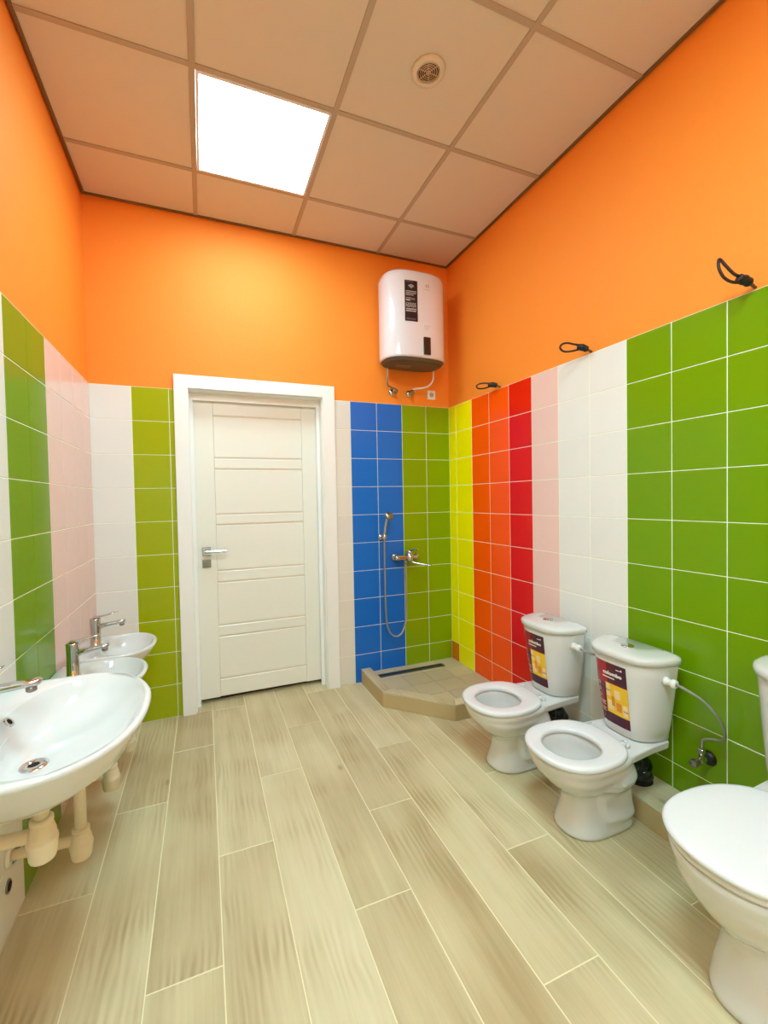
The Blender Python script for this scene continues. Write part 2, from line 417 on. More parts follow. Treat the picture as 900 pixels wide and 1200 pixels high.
# handle and lock
hb = bmesh.new()
box_bm(-1.790, -1.738, LY-.009, LY, .966, 1.020, .0015, bm=hb)
tube_bm([(-1.764, LY-.008, .993), (-1.764, LY-.05, .993)], .009, 12, 0, bm=hb)
box_bm(-1.774, -1.642, LY-.062, LY-.046, .985, 1.001, .004, 2, bm=hb)
put('handle', hb, M_CHROME, leaf)
hb = box_bm(-1.790, -1.738, LY-.009, LY, .888, .940, .0015)
box_bm(-1.766, -1.762, LY-.016, LY-.008, .900, .928, .001, bm=hb)
lathe_bm([(.001, LY-.013), (.015, LY-.013), (.016, LY-.008), (.001, LY-.008)], 'y', 20, (-1.764, 0, .914), bm=hb)
put('lock', hb, M_STEEL, leaf)

# ------------------------------------------------------------ SHOWER TRAY
TRZ, CZ = .066, .097
tray = tag(empty('shower_tray', (-.38, -.4, 0)), 'raised corner shower base edged with a beige tiled curb', 'shower tray')
O = Vector((.38, .4, 0))
def tput(name, bm_, m, parent=tray):
    bmesh.ops.translate(bm_, verts=bm_.verts[:], vec=O); return put(name, bm_, m, parent)
outer = [(-.757, -.002), (-.757, -.405), (-.437, -.738), (-.002, -.738)]
inner = [(-.687, -.002), (-.687, -.375), (-.405, -.668), (-.002, -.668)]
tput('tray_floor', prism_bm([(-.69, -.002), (-.69, -.378), (-.407, -.67), (-.002, -.67), (-.002, -.002)], 0.0005, TRZ-.012), M_GROUTF)
# tray floor tiles (square mosaic of cut planks)
for i in range(4):
    for j in range(4):
        x1 = -.002 - i*.172; x0 = x1 - .172; y1 = -.002 - j*.167; y0 = y1 - .167
        poly = [(x0+.0012, y0+.0012), (x1-.0012, y0+.0012), (x1-.0012, y1-.0012), (x0+.0012, y1-.0012)]
        # clip by the slanted curb
        def side(p): return (p[0]+.69)*(.67-.378) + (p[1]+.378)*(.69-.407)
        out = []
        for a in range(4):
            p, q = poly[a], poly[(a+1) % 4]; sp, sq = side(p), side(q)
            if sp >= 0: out.append(p)
            if sp*sq < 0: tt = sp/(sp-sq); out.append((p[0]+(q[0]-p[0])*tt, p[1]+(q[1]-p[1])*tt))
        if len(out) > 2: tput('tile', prism_bm(out, TRZ-.012, TRZ), M_TRAY)
for k in range(3):
    a, c, d, e = outer[k], outer[k+1], inner[k+1], inner[k]
    def shr(p, q, s):  # small joint between the pieces
        v = Vector(q)-Vector(p); return tuple(Vector(p) + v*s/v.length)
    pp = [shr(a, c, .001), shr(c, a, .001), shr(d, e, .001), shr(e, d, .001)]
    tput('curb_tile', prism_bm(pp, CZ-.009, CZ, .0012), M_CURB)
    n = Vector((c[1]-a[1], a[0]-c[0])).normalized()
    cen = Vector((-.3, -.3)); mid = (Vector(a)+Vector(c))/2
    if n.dot(mid-cen) < 0: n = -n
    core = [a, c, d, e]
    ins = [tuple(Vector(q) - n*.003) for q in (a, c)] + [d, e]
    tput('curb_core', prism_bm(ins, .0005, CZ-.009), M_CURB)
    fp = [shr(a, c, .001), shr(c, a, .001)]; fp = fp + [tuple(Vector(q) - n*.004) for q in fp[::-1]]
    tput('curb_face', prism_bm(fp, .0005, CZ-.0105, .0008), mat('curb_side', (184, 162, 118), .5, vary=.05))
# linear drain
dr = tag(empty('shower_drain', (-.41, -.108, TRZ)), 'narrow dark linear drain grate along the back of the shower base', 'drain')
b = box_bm(-.262, .262, -.026, -.019, 0.0005, .004); box_bm(-.262, .262, .019, .026, 0.0005, .004, bm=b)
for s in (-1, 1): box_bm(s*.262-.004, s*.262+.004, -.026, .026, .0005, .004, bm=b)
put('drain_frame', b, M_STEEL, dr)
put('drain_channel', box_bm(-.256, .256, -.019, .019, .0005, .0015), M_DARK, dr)
b = bmesh.new()
for k in range(40): box_bm(-.252+k*.0128, -.2455+k*.0128, -.017, .017, .0018, .0034, bm=b)
put('grate', b, mat('grate_steel', (110, 108, 112), .35, metal=.8), dr)

# ledge that boxes in the pipe along the right wall
ledge = tag(empty('pipe_ledge', (-.095, -2.6, 0)), 'low tiled plinth running along the right wall behind the toilets', 'ledge')
LW, LZ = .188, .098
O2 = Vector((.095, 2.6, 0))
def lput(name, bm_, m):
    bmesh.ops.translate(bm_, verts=bm_.verts[:], vec=O2); return put(name, bm_, m, ledge)
lput('ledge_core', box_bm(-LW+.004, -.002, YF, -.741, .0005, LZ-.009), M_GROUTF)
y = -.741
for l in (.36, .79, 1.2, 1.2, 1.2):
    y2 = max(y-l, YF)
    if y-y2 < .02: break
    lput('ledge_tile', box_bm(-LW, -.003, y2+.0015, y-.0015, LZ-.009, LZ, .0012), M_CURB)
    lput('ledge_face', box_bm(-LW, -LW+.004, y2+.0015, y-.0015, .0005, LZ-.0105, .0008), MATS['curb_side'])
    y = y2

# ------------------------------------------------------------ TOILETS
def text_bm(s, size, font_w=1.0, bold=0.0):
    cu = bpy.data.curves.new('lettering', 'FONT'); cu.body = s; cu.size = size; cu.align_x = 'LEFT'; cu.offset = bold; cu.resolution_u = 2
    ob = bpy.data.objects.new('lettering', cu); COL.objects.link(ob)
    dg = bpy.context.evaluated_depsgraph_get(); dg.update()
    me = bpy.data.meshes.new_from_object(ob.evaluated_get(dg)); b = bmesh.new(); b.from_mesh(me)
    bpy.data.objects.remove(ob); bpy.data.curves.remove(cu); bpy.data.meshes.remove(me)
    for v in b.verts: v.co.x *= font_w
    return b

STK = [mat('sticker_maroon', (92, 14, 30), .3), mat('sticker_red', (160, 18, 26), .3), mat('sticker_purple', (66, 16, 44), .3), mat('sticker_white', (240, 236, 232), .4),
       mat('sticker_yellow', (236, 186, 20), .35), mat('sticker_cream', (236, 206, 150), .35), mat('sticker_amber', (214, 130, 30), .35), mat('sticker_violet', (120, 60, 96), .35)]
def toilet(yc, k, label, lid_closed, sticker, scale_h):
    """wall at x=0, faces -x.  k carries the dimensions"""
    root = tag(empty('toilet', (k['bx'], yc, 0)), label, 'toilet')
    off = Vector((-k['bx'], 0, 0))
    def P(name, bm_, m, parent=root, smooth=True):
        bmesh.ops.translate(bm_, verts=bm_.verts[:], vec=off if parent is root else off)
        return put(name, bm_, m, parent, smooth=smooth)
    rz = k['rim']; hw = k['hw']; cx = k['cx']; fr = k['front']; bk = k['back']     # bowl centre, half lengths
    zs = lambda t: rz*t
    # pedestal + bowl outside, over the rim, down inside
    bw = k['bw']; bf = cx - k['bfront']; 
    def r(z, front, back, w, nf=2.2, nb=3.2):
        q = min(1, max(0, (z/rz-.42)/.45)); q = q*q*(3-2*q)
        cc = k['fcx'] + (cx-k['fcx'])*q                # the foot is centred further back than the bowl
        return egg(cc, 0, z, cx+back-cc, cc-cx+front, w, nb, nf, 96, -1)
    fr_b = cx - k['bfront']            # front half length at the foot
    bb_b = k['bback'] - cx             # back half length at the foot
    ob_ = [(0.0015, fr_b-.004, bb_b, bw-.003, 2.3, 5), (.005, fr_b, bb_b, bw, 2.3, 5), (zs(.05), fr_b-.001, bb_b, bw*.99, 2.3, 5), (zs(.16), fr_b-.014, bb_b-.002, bw*.93, 2.3, 5), (zs(.32), fr_b-.026, bb_b-.003, bw*.80, 2.3, 4.5), (zs(.44), fr_b-.024, bb_b-.003, bw*.77, 2.3, 4.5),
           (zs(.53), fr_b-.004, bb_b-.003, bw*.86, 2.3, 4), (zs(.62), fr_b+(fr-fr_b)*.34, bb_b-.004, bw+(hw-bw)*.18, 2.2, 3.6), (zs(.71), fr_b+(fr-fr_b)*.60, bb_b-.004, bw+(hw-bw)*.44, 2.2, 3.4),
           (zs(.81), fr_b+(fr-fr_b)*.82, bb_b-.006, bw+(hw-bw)*.72, 2.2, 3.2), (zs(.895), fr*.955, bb_b-.012, hw*.91, 2.2, 3), (zs(.95), fr*.985, bb_b-.02, hw*.975, 2.2, 3), (rz-.004, fr*.99, bb_b-.03, hw*.98, 2.2, 3), (rz, fr*.97, bb_b-.035, hw*.96, 2.2, 3)]
    rings = []
    for i_, (p_, q_) in enumerate(zip(ob_, ob_[1:])):
        nn = 5 if 2 <= i_ <= 9 else 1
        pm = ob_[max(i_-1, 0)]; qn = ob_[min(i_+2, len(ob_)-1)]
        for j_ in range(nn):
            u_ = j_/nn
            vals = [.5*((2*p1) + (p2-p0)*u_ + (2*p0-5*p1+4*p2-p3)*u_*u_ + (3*p1-p0-3*p2+p3)*u_**3) for p0, p1, p2, p3 in zip(pm, p_, q_, qn)]
            rings.append(r(*(vals if nn > 1 else p_)))
    rings.append(r(*ob_[-1]))
    # the trapway swells out of both flanks as a leaf-shaped bulge with a crisp front edge
    def swell(p):
        x_, y_, z_ = p
        if abs(y_) < bw*.35: return p
        uz = (z_ - rz*.46)/(rz*.36)
        if abs(uz) >= 1: return p
        xf = k['trx'] - k['trl']*math.sqrt(1-uz*uz) + .10*(z_-rz*.46)      # front edge of the leaf
        tt_ = (x_ - xf)/.016
        if tt_ <= 0: return p
        tt_ = min(1, tt_); amt = tt_*tt_*(3-2*tt_)*min(1, (1-abs(uz))*3.5)
        return (x_, y_ + math.copysign(.021*amt, y_), z_)
    rings = [[swell(p) for p in rg_] for rg_ in rings]
    ih, iw = .66, .66
    r = lambda z, front, back, w, nf=2.2, nb=3.2: egg(cx, 0, z, back, front, w, nb, nf, 96, -1)
    rings += [r(rz+.001, fr*(ih+.05), bk*.66, hw*(iw+.05), 2.2, 2.2), r(rz-.006, fr*ih, bk*.62, hw*iw, 2.2, 2.2), r(rz-.04, fr*(ih+.02), bk*.64, hw*(iw+.02), 2.2, 2.2), r(rz-.085, fr*.62, bk*.62, hw*.62, 2.1, 2.1),
              r(rz-.125, fr*.46, bk*.52, hw*.46, 2, 2), r(rz-.155, fr*.28, bk*.36, hw*.30, 2, 2), r(rz-.165, fr*.1, bk*.1, hw*.1, 2, 2)]
    bowl = P('bowl', loft_bm(rings), M_CER)
    w = put('water', lathe_bm([(.001, 0), (.055, 0), (.055, .001), (.001, .001)], n=28, origin=(cx + off.x + .01, 0, rz-.140)), M_WATER, bowl, smooth=False)
    # rear deck that carries the tank
    dk = k['dk']; d0 = rz-.042
    def deck(z, gx_, gw): 
        x0, x1 = cx+.03-gx_, -k['gap']+gx_*0
        return [(x0, -hw*.88*gw, z), (x0, hw*.88*gw, z), (cx+bk*.6, hw*.88*gw, z), (x1-.10, dk*gw+.008, z), (x1, dk*gw, z), (x1, -dk*gw, z), (x1-.10, -dk*gw-.008, z), (cx+bk*.6, -hw*.88*gw, z)]
    # inner piece is left open over the bowl: start behind the opening
    def deck(z, gw):
        xa = cx+bk*.72; xb = -k['gap']
        pts = []
        yy = [(xa, hw*.72), (xa+.05, hw*.86*.95), (xb-.09, dk), (xb-.01, dk-.002), (xb, dk-.012)]
        pts = [(x, y*gw, z) for x, y in yy] + [(x, -y*gw, z) for x, y in yy[::-1]]
        return pts
    db = loft_bm([deck(d0-.01, .72), deck(d0+.005, .9), deck(d0+.016, .97), deck(rz-.003, 1.0), deck(rz+.001, .985)])
    P('deck', db, M_CER, smooth=False)
    # waste outlet spigot at the back
    P('outlet', lathe_bm([(.042, k['bback']-.03), (.042, k['bback']+.012), (.052, k['bback']+.014), (.052, k['bback']+.03), (.044, k['bback']+.034)], 'x', 24, (0, 0, rz*.50)), M_CER)
    # seat
    sz = rz + .004; sh = k['sh']
    nfs = 2.25
    sb, so = k['sb'], k['so']
    def S(z, g, back=None): return egg(cx, 0, z, sb-g, fr+.006-g, hw+.004-g, 2.6, nfs, 56, -1)
    if not lid_closed:
        hx = k['hx']
        def I(z, g): return egg(cx-hx, 0, z, k['ib']-g, k['if']-g, k['iw']-g, 2.1, 2.1, 56, -1)
        rg = [S(sz, .004), S(sz+.004, 0), S(sz+sh-.006, 0), S(sz+sh-.001, .006), S(sz+sh, .014), I(sz+sh, -.012), I(sz+sh-.003, -.004), I(sz+sh-.009, 0), I(sz+.002, -.002), I(sz, -.004)]
        rg.append(rg[0])
        seat = P('seat', loft_bm(rg, False, False), M_SEAT)
    else:
        seat = P('seat', loft_bm([S(sz, .010), S(sz+.003, .006), S(sz+.018, .004), S(sz+.020, .010)]), M_SEAT)
        zz0 = sz+.021
        def Lr(z, g): return egg(cx, 0, z, sb+.010-g, fr+.010-g, hw+.008-g, 2.3, nfs, 56, -1)
        P('lid', loft_bm([Lr(zz0, .008), Lr(zz0+.003, .002), Lr(zz0+.012, .0), Lr(zz0+.018, .006), Lr(zz0+.020, .016), Lr(zz0+.021, .06), Lr(zz0+.0215, .12)]), M_SEAT)
    for s in (-1, 1):
        hb_ = lathe_bm([(.015, -.002), (.015, .012), (.012, .021), (.004, .024)], 'z', 20, (cx+sb+.012, s*k['hy'], rz+.001))
        loft_bm([[(x, s*k['hy']+y, z) for y, z in ((-.011, sz+.001), (.011, sz+.001), (.011, sz+sh-.002), (-.011, sz+sh-.002))] for x in (cx+sb-.03, cx+sb+.012)], bm=hb_)
        P('hinge', hb_, M_SEAT)
    # tank: D-shaped plan, tapering downward
    tb, tt = rz+.003, k['top']-k['lid']; gap = k['gap']
    def tdim(z):
        t = max(0, min(1.15, (z-tb)/(tt-tb))); return k['twb'] + (k['twt']-k['twb'])*t**.8, k['tdb'] + (k['tdt']-k['tdb'])*t
    PY, QX = 3.3, 2.3                         # rounded D-shaped plan
    def tank_ring(z, g=0., wadd=0., n=44):
        wd, dp = tdim(z); wd += wadd - g; dp += wadd - g; pts = []
        for i in range(n+1):
            a_ = PI*i/n; c, s_ = math.cos(a_), math.sin(a_)
            pts.append((-gap - .012 - (dp-.012)*max(0, s_)**(2/QX), -wd*math.copysign(abs(c)**(2/PY), c), z))
        pts += [(-gap, wd*.97, z), (-gap, wd*.4, z), (-gap, -wd*.4, z), (-gap, -wd*.97, z)]
        return pts
    def xfront(y, z):
        wd, dp = tdim(z); return -gap - .012 - (dp-.012)*max(0, 1-abs(y/wd)**PY)**(1/QX)
    tank = P('tank', loft_bm([tank_ring(tb, .006)] + [tank_ring(tb + (tt-tb)*q) for q in (.02, .2, .4, .6, .8, .97)] + [tank_ring(tt, .004)]), M_CER)
    L0 = tt
    P('tank_lid', loft_bm([tank_ring(L0+.001, 0, .002), tank_ring(L0+.003, 0, .008), tank_ring(L0+k['lid']*.55, 0, .009), tank_ring(L0+k['lid']*.78, .003, .008), tank_ring(L0+k['lid']*.93, .012, .006), tank_ring(L0+k['lid'], .026, .004), tank_ring(L0+k['lid']+.003, .06, 0)]), M_CER)
    xm = -gap - (k['tdt'])*.5
    P('flush_button', lathe_bm([(.001, .006), (.017, .006), (.019, .004), (.024, .003), (.025, 0), (.001, 0)][::-1], 'z', 28, (xm, 0, k['top']+.003)), M_CHROME)
    if sticker:
        y0, y1 = sticker[0], sticker[1]; z0, z1 = sticker[2], sticker[3]     # y0 = left edge (toward back wall, +y)
        sw, shh = y0-y1, z1-z0
        st = bmesh.new()
        def mapv(u, v, d): y = y0 - u*sw; z = z0 + v*shh; return (xfront(y, z)-d, y, z)
        def quad(u0, v0, u1, v1, mi, d, nu=4, nv=4, slant=0.):
            b2 = bmesh.new(); g = [[b2.verts.new(mapv(u0+(u1-u0)*i/nu, v0+(v1-v0)*j/nv + slant*(i/nu), d)) for j in range(nv+1)] for i in range(nu+1)]
            for i in range(nu):
                for j in range(nv): b2.faces.new((g[i][j], g[i+1][j], g[i+1][j+1], g[i][j+1]))
            merge(st, b2, mi)
        def disc(u, v, r_, mi, d):
            b2 = bmesh.new(); b2.faces.new([b2.verts.new(mapv(u + r_/sw*math.cos(2*PI*i/16), v + r_/shh*math.sin(2*PI*i/16), d)) for i in range(16)]); merge(st, b2, mi)
        def txt(s_, u, v, size, mi, d, fw=1, bold=0.):
            b2 = text_bm(s_, .03, fw, bold); wd_ = max(v_.co.x for v_ in b2.verts)
            for v_ in b2.verts: v_.co *= size*sw/wd_; v_.co.y *= 1.1
            for vv in b2.verts: vv.co = mapv(u + vv.co.x/sw, v + vv.co.y/shh, d)
            merge(st, b2, mi)
        quad(0, 0, 1, 1, 0, .0008, 8, 8)
        quad(0, .62, .40, 1, 1, .0011); quad(.62, .70, 1, 1, 2, .0011); quad(0, .17, .26, .50, 1, .0011); quad(.30, 0, 1, .17, 2, .0011)
        txt('colombo', .27, .80, .60, 3, .0016, 1.25, .0012)
        quad(.24, .745, .64, .762, 3, .0014, 4, 1)
        disc(.86, .93, .004, 3, .0015); quad(.70, .915, .82, .928, 3, .0014, 2, 1)
        for q in range(5):
            v = .60 - q*.105
            disc(.08, v, .0065, 3, .0015); disc(.08, v, .004, 7, .0018)
            for ln in range(3): quad(.15, v-.028+ln*.024, .29 - .03*(ln % 2), v-.018+ln*.024, 7 if q < 3 else 3, .0014, 2, 1)
        quad(.33, .17, 1, .66, 4, .0012, 6, 5)
        for (u0, v0, u1, v1, mi) in ((.34, .44, .47, .65, 5), (.60, .44, .78, .58, 5), (.37, .22, .56, .38, 5), (.64, .24, .80, .38, 6), (.84, .20, .97, .38, 5), (.50, .30, .60, .46, 6), (.34, .52, .48, .55, 7), (.85, .27, .97, .30, 7)):
            quad(u0, v0, u1, v1, mi, .0015, 3, 3)
        bmesh.ops.recalc_face_normals(st, faces=st.faces[:])
        bmesh.ops.translate(st, verts=st.verts[:], vec=off)
        put('sticker', st, STK, tank)
    # water inlet on the tank's right-hand side (toward the camera)
    zi = tt - .055; wd = k['twb'] + (k['twt']-k['twb'])*((zi-tb)/(tt-tb))**.8
    ib = lathe_bm([(.017, -wd+.004), (.017, -wd-.006), (.012, -wd-.010), (.012, -wd-.022), (.016, -wd-.024), (.016, -wd-.038), (.010, -wd-.040)][::-1], 'y', 16, (-gap-k['tdt']*.42, 0, zi))
    P('inlet_nut', ib, M_PLAST)
    return root, (-gap-k['tdt']*.42, yc-wd-.04, zi)

KID = dict(bx=-.36, rim=.312, hw=.163, cx=-.462, fcx=-.385, front=.163, back=.175, bw=.100, bfront=-.515, bback=-.215, trx=-.335, trl=.075, dk=.120, gap=.060,
           sb=.190, so=0, sh=.022, hx=.0, ib=.100, **{'if': .112}, iw=.104, hy=.075, top=.672, lid=.034, twb=.112, twt=.157, tdb=.145, tdt=.178)
ADU = dict(KID); ADU.update(rim=.392, hw=.176, cx=-.485, fcx=-.42, front=.200, back=.22, bw=.106, bfront=-.583, bback=-.2, top=.775, lid=.036, twb=.160, twt=.185, tdb=.150, tdt=.175, sb=.232, dk=.15, gap=.045)
tA, inA = toilet(-1.172, KID, 'small white toilet with open seat ring and maroon tank sticker, nearest the shower', False, (.092, -.056, .352, .612), 1)
tB, inB = toilet(-1.612, dict(KID, gap=.052, bx=-.352, cx=-.452, fcx=-.377, bfront=-.508, bback=-.207, trx=-.327), 'middle white toilet of three, with sticker, its inlet hose looping over green tiles', False, (.092, -.056, .352, .612), 1)
tC, inC = toilet(-2.238, ADU, 'taller white toilet with closed lid and no sticker, nearest the viewer', True, None, 1)

# black film-wrapped waste connectors, from each toilet to the plinth
for yc, zc, x0, lab in ((-1.172, .196, -.182, 'black waste connector behind the toilet nearest the shower'), (-1.612, .196, -.174, 'black film wrapped waste connector behind the middle toilet'), (-2.238, .196, -.166, 'black waste connector behind the taller closed toilet')):
    pth = [(x0, yc, zc), (x0+.05, yc-.002, zc-.006), (x0+.085, yc-.004, zc-.03), (x0+.09, yc-.004, LZ+.002)]
    def rad(t, s=yc): return .049 + .004*math.sin(t*38) + .003*math.sin(t*91+s)
    o = put('waste_connector', tube_bm(pth, rad, 20, 8), M_FILM, smooth=True); tag(o, lab, 'waste pipe')

# inlet hoses and angle valves
def hose(pts, lab, r=.0052):
    o = put('inlet_hose', tube_bm(pts, r, 10, 8), M_BRAID, smooth=True); return tag(o, lab, 'hose')
def valve(y, z, lab):
    t = tag(empty('angle_valve', (0, y, z)), lab, 'valve')
    put('escutcheon', lathe_bm([(.028, -.0022), (.027, -.006), (.016, -.018), (.001, -.019)][::-1], 'x', 24), M_BLACK, t, smooth=True)
    b = lathe_bm([(.010, -.016), (.010, -.05), (.014, -.052), (.014, -.072), (.001, -.074)], 'x', 16)
    tube_bm([(-.045, 0, 0), (-.045, 0, .034)], .0095, 12, 0, bm=b); box_bm(-.055, -.035, -.010, .010, .028, .046, .002, bm=b)
    put('body', b, M_CHROME, t, smooth=False)
    put('knob', lathe_bm([(.001, -.075), (.013, -.075), (.016, -.086), (.014, -.098), (.001, -.100)], 'x', 12), M_STEEL, t)
    return t
valve(-1.842, .295, 'chrome angle valve with black collar low on the green tiles')
x, y, z = inB
hose([(x, y-.001, z), (x+.004, y-.03, z-.006), (-.090, -1.875, .545), (-.066, -1.915, .490), (-.050, -1.924, .435), (-.040, -1.905, .402), (-.038, -1.875, .392), (-.043, -1.846, .375), (-.045, -1.842, .342)], 'braided steel hose looping from the middle toilet tank to its wall valve')
valve(-1.535, .225, 'chrome angle valve on the wall hidden behind the middle toilet')
x, y, z = inA
hose([(x, y-.001, z), (x+.004, y-.03, z-.006), (-.095, y-.062, z-.018), (-.048, -1.445, .54), (-.026, -1.50, .46), (-.026, -1.53, .36), (-.045, -1.535, .272)], 'short braided hose from the tank nearest the shower, passing behind the middle tank')

# ------------------------------------------------------------ BASINS
def basin(yc, zr, d, w, label, drain_r=.022, depth=.13, drx=.21, group=None, side='x'):
    root = tag(empty('wash_basin', (-W, yc, zr)), label, 'wash basin')
    c = d*.52                       # centre of the outline, measured from the wall
    def O_(z, gf=0., gw=0., nb=4.5, sb=0.): return egg(c, 0, z, c-.003-sb, d-c-gf, w-gw, nb, 2.25, 72, 1)
    ic = c + .045*d/.4
    bi = ic - d*.30; fi = d - ic - .016
    def I_(z, q, dx=0.): return egg(ic+dx, 0, z, (ic-d*.30)*q, fi*q, (w-.022)*q, 2.3, 2.2, 72, 1)
    D = depth/.13; dx = -(ic - drx)
    rings = [O_(-.122*D, d*.38, w*.52, 3), O_(-.114*D, d*.30, w*.42, 3.2), O_(-.095*D, d*.19, w*.27, 3.8), O_(-.068*D, d*.09, w*.13), O_(-.040, .020, .020), O_(-.014, .003, .003), O_(-.006, 0, 0), O_(-.001, .004, .004, 4.5, .001), O_(.001, .010, .010, 4.5, .003),
             I_(-.000, 1.0), I_(-.006, .97), I_(-.025*D, .91, dx*.08), I_(-.048*D, .82, dx*.2), I_(-.070*D, .66, dx*.45), I_(-.084*D, .48, dx*.7), I_(-.092*D, .28, dx*.95), I_(-.095*D, .10, dx), I_(-.097*D, .065, dx)]
    bowl = put('bowl', loft_bm(rings), M_CER, root, smooth=True)
    # back block under the deck, fixed to the wall
    b = loft_bm([[(x_, y_, z_) for x_, y_ in ((.002, -ww), (.11*d/.4*k_, -ww*.9), (.11*d/.4*k_, ww*.9), (.002, ww))] for z_, ww, k_ in ((-.150*depth/.13, w*.66, 1.2), (-.135*depth/.13, w*.70, 1.3), (-.05, w*.86, 1.2))])
    put('bracket_block', b, M_CER, root)
    dz = -.096*depth/.13
    put('drain', lathe_bm([(.001, .003), (drain_r*.45, .003), (drain_r*.5, .0055), (drain_r, .005), (drain_r*1.15, .001), (drain_r*1.15, -.004), (.001, -.004)][::-1], 'z', 28, (drx, 0, dz)), M_CHROME, root, smooth=True)
    put('drain_hole', lathe_bm([(.001, .0), (drain_r*.42, .0), (drain_r*.42, .001), (.001, .001)][::-1], 'z', 20, (drx, 0, dz+.0035)), M_DARK, root)
    # overflow ring on the wall-side slope of the bowl
    a = Matrix.Rotation(math.radians(52), 4, 'Y')
    ob = lathe_bm([(.0075, .000), (.0075, .004), (.0125, .004), (.013, .000)], 'z', 20, closed=True); bmesh.ops.transform(ob, matrix=a, verts=ob.verts[:])
    put('overflow_ring', ob, M_CHROME, root, loc=(ic-d*.30*.965, 0 if d < .4 else .03, -.008))
    ob = lathe_bm([(.001, .0), (.0075, .0), (.0075, .002), (.001, .002)], 'z', 16); bmesh.ops.transform(ob, matrix=a, verts=ob.verts[:])
    put('overflow_hole', ob, M_DARK, root, loc=(ic-d*.30*.965, 0 if d < .4 else .03, -.008))
    return root, ic
def tap(yc, zr, x0, h, reach, label):
    t = tag(empty('basin_tap', (-W+x0, yc, zr+.0015)), label, 'tap')
    put('body', lathe_bm([(.026, 0), (.026, .006), (.0225, .009), (.0215, h*.55), (.0225, h-.012), (.0235, h-.004), (.021, h), (.001, h+.0005)], 'z', 28), M_CHROME, t, smooth=True)
    sp = []
    for q, xx, zz_, hw_, hh_ in ((0, .010, h*.70, .017, .012), (1, .05, h*.74, .0165, .010), (2, reach*.8, h*.80, .016, .008), (3, reach*.97, h*.815, .014, .0075), (4, reach, h*.815, .008, .005)):
        sp.append([(xx, hw_*math.copysign(abs(math.cos(a_))**.6, math.cos(a_)), zz_ + hh_*math.copysign(abs(math.sin(a_))**.6, math.sin(a_))) for a_ in [2*PI*i/16 for i in range(16)]])
    put('spout', loft_bm(sp), M_CHROME, t, smooth=True)
    put('aerator', lathe_bm([(.011, 0), (.011, -.012), (.008, -.014), (.001, -.014)], 'z', 18, (reach*.88, 0, h*.80-.006)), M_STEEL, t, smooth=True)
    lv = []
    for xx, zz_, hw_, hh_ in ((-.008, h+.0045, .017, .004), (.02, h+.006, .016, .0035), (.06, h+.014, .012, .003), (.094, h+.023, .010, .0022), (.097, h+.024, .006, .0012)):
        lv.append([(xx, hw_*math.copysign(abs(math.cos(a_))**.5, math.cos(a_)), zz_ + hh_*math.copysign(abs(math.sin(a_))**.5, math.sin(a_))) for a_ in [2*PI*i/12 for i in range(12)]])
    put('lever', loft_bm(lv), M_CHROME, t, smooth=True)
    return t
def trap(yc, ztop, zbot, x, label, r=.034, wallz=None):
    t = tag(empty('waste_trap', (x, yc, zbot)), label, 'siphon')
    hh = .092
    put('tailpipe', lathe_bm([(r*.5, hh-.012), (r*.5, ztop-zbot)], 'z', 20), M_TRAP, t, smooth=True)
    put('bottle', lathe_bm([(.001, 0), (r*.62, 0), (r*.80, .004), (r*.86, .010), (r*.96, .040), (r*1.0, .046), (r*.98, .052), (r*.90, .054), (r*.88, .066), (r*.66, .090), (r*.64, hh), (.0165, hh+.001)], 'z', 28), M_TRAP, t, smooth=True)
    put('ring_nut', lathe_bm([(r*.66, hh-.004), (r*.74, hh-.003), (r*.74, hh+.006), (.019, hh+.009), (.0166, hh+.009)], 'z', 20), M_TRAP, t, smooth=True)
    wx = -W - x
    put('outlet_pipe', tube_bm([(-r*.5, 0, .062), (-r*1.3, 0, .062), (wx+.012, 0, .066)], .0155, 14, 4), M_TRAP, t, smooth=True)
    put('wall_flange', lathe_bm([(.001, .002), (.032, .002), (.030, .008), (.018, .011), (.001, .011)], 'x', 20, (wx, 0, .066)), M_PLAST, t, smooth=True)
    return t
BIG = dict(y=-1.685, z=.815, d=.452, w=.275)
basin(BIG['y'], BIG['z'], BIG['d'], BIG['w'], 'large white oval wash basin in the left foreground', .026, .145)
tap(BIG['y'], BIG['z'], .065, .108, .166, 'chrome lever tap of the large foreground basin, cut by the frame')
KB = [(-1.255, 'small white basin mostly hidden beneath the large foreground basin'), (-.858, 'small white basin just behind the large one, second from the door'), (-.462, 'small white basin farthest back, by the lime tiles')]
KZ = .620
for i, (y, lab) in enumerate(KB):
    basin(y, KZ, .352, .194, lab, .02, .11, .200)
tap(KB[0][0], KZ, .055, .10, .12, 'chrome lever tap on the small basin hidden beneath the large one')
tap(KB[1][0], KZ, .090, .139, .126, 'chrome single lever tap rising just behind the large basin rim')
tap(KB[2][0], KZ, .088, .138, .128, 'chrome single lever tap on the farthest small basin')
xt = -2.150
trap(BIG['y'], .815-.128, .486, xt+.006, 'cream plastic bottle trap under the large foreground basin, leftmost in view', .032)
trap(KB[0][0], KZ-.09, .165, xt-.022, 'cream plastic bottle trap, second from the left under the basins', .034)
trap(KB[1][0], KZ-.09, .140, xt-.008, 'cream plastic bottle trap, third from the left under the basins', .034)
trap(KB[2][0], KZ-.09, .085, xt-.002, 'cream plastic bottle trap, farthest back under the basins', .034)

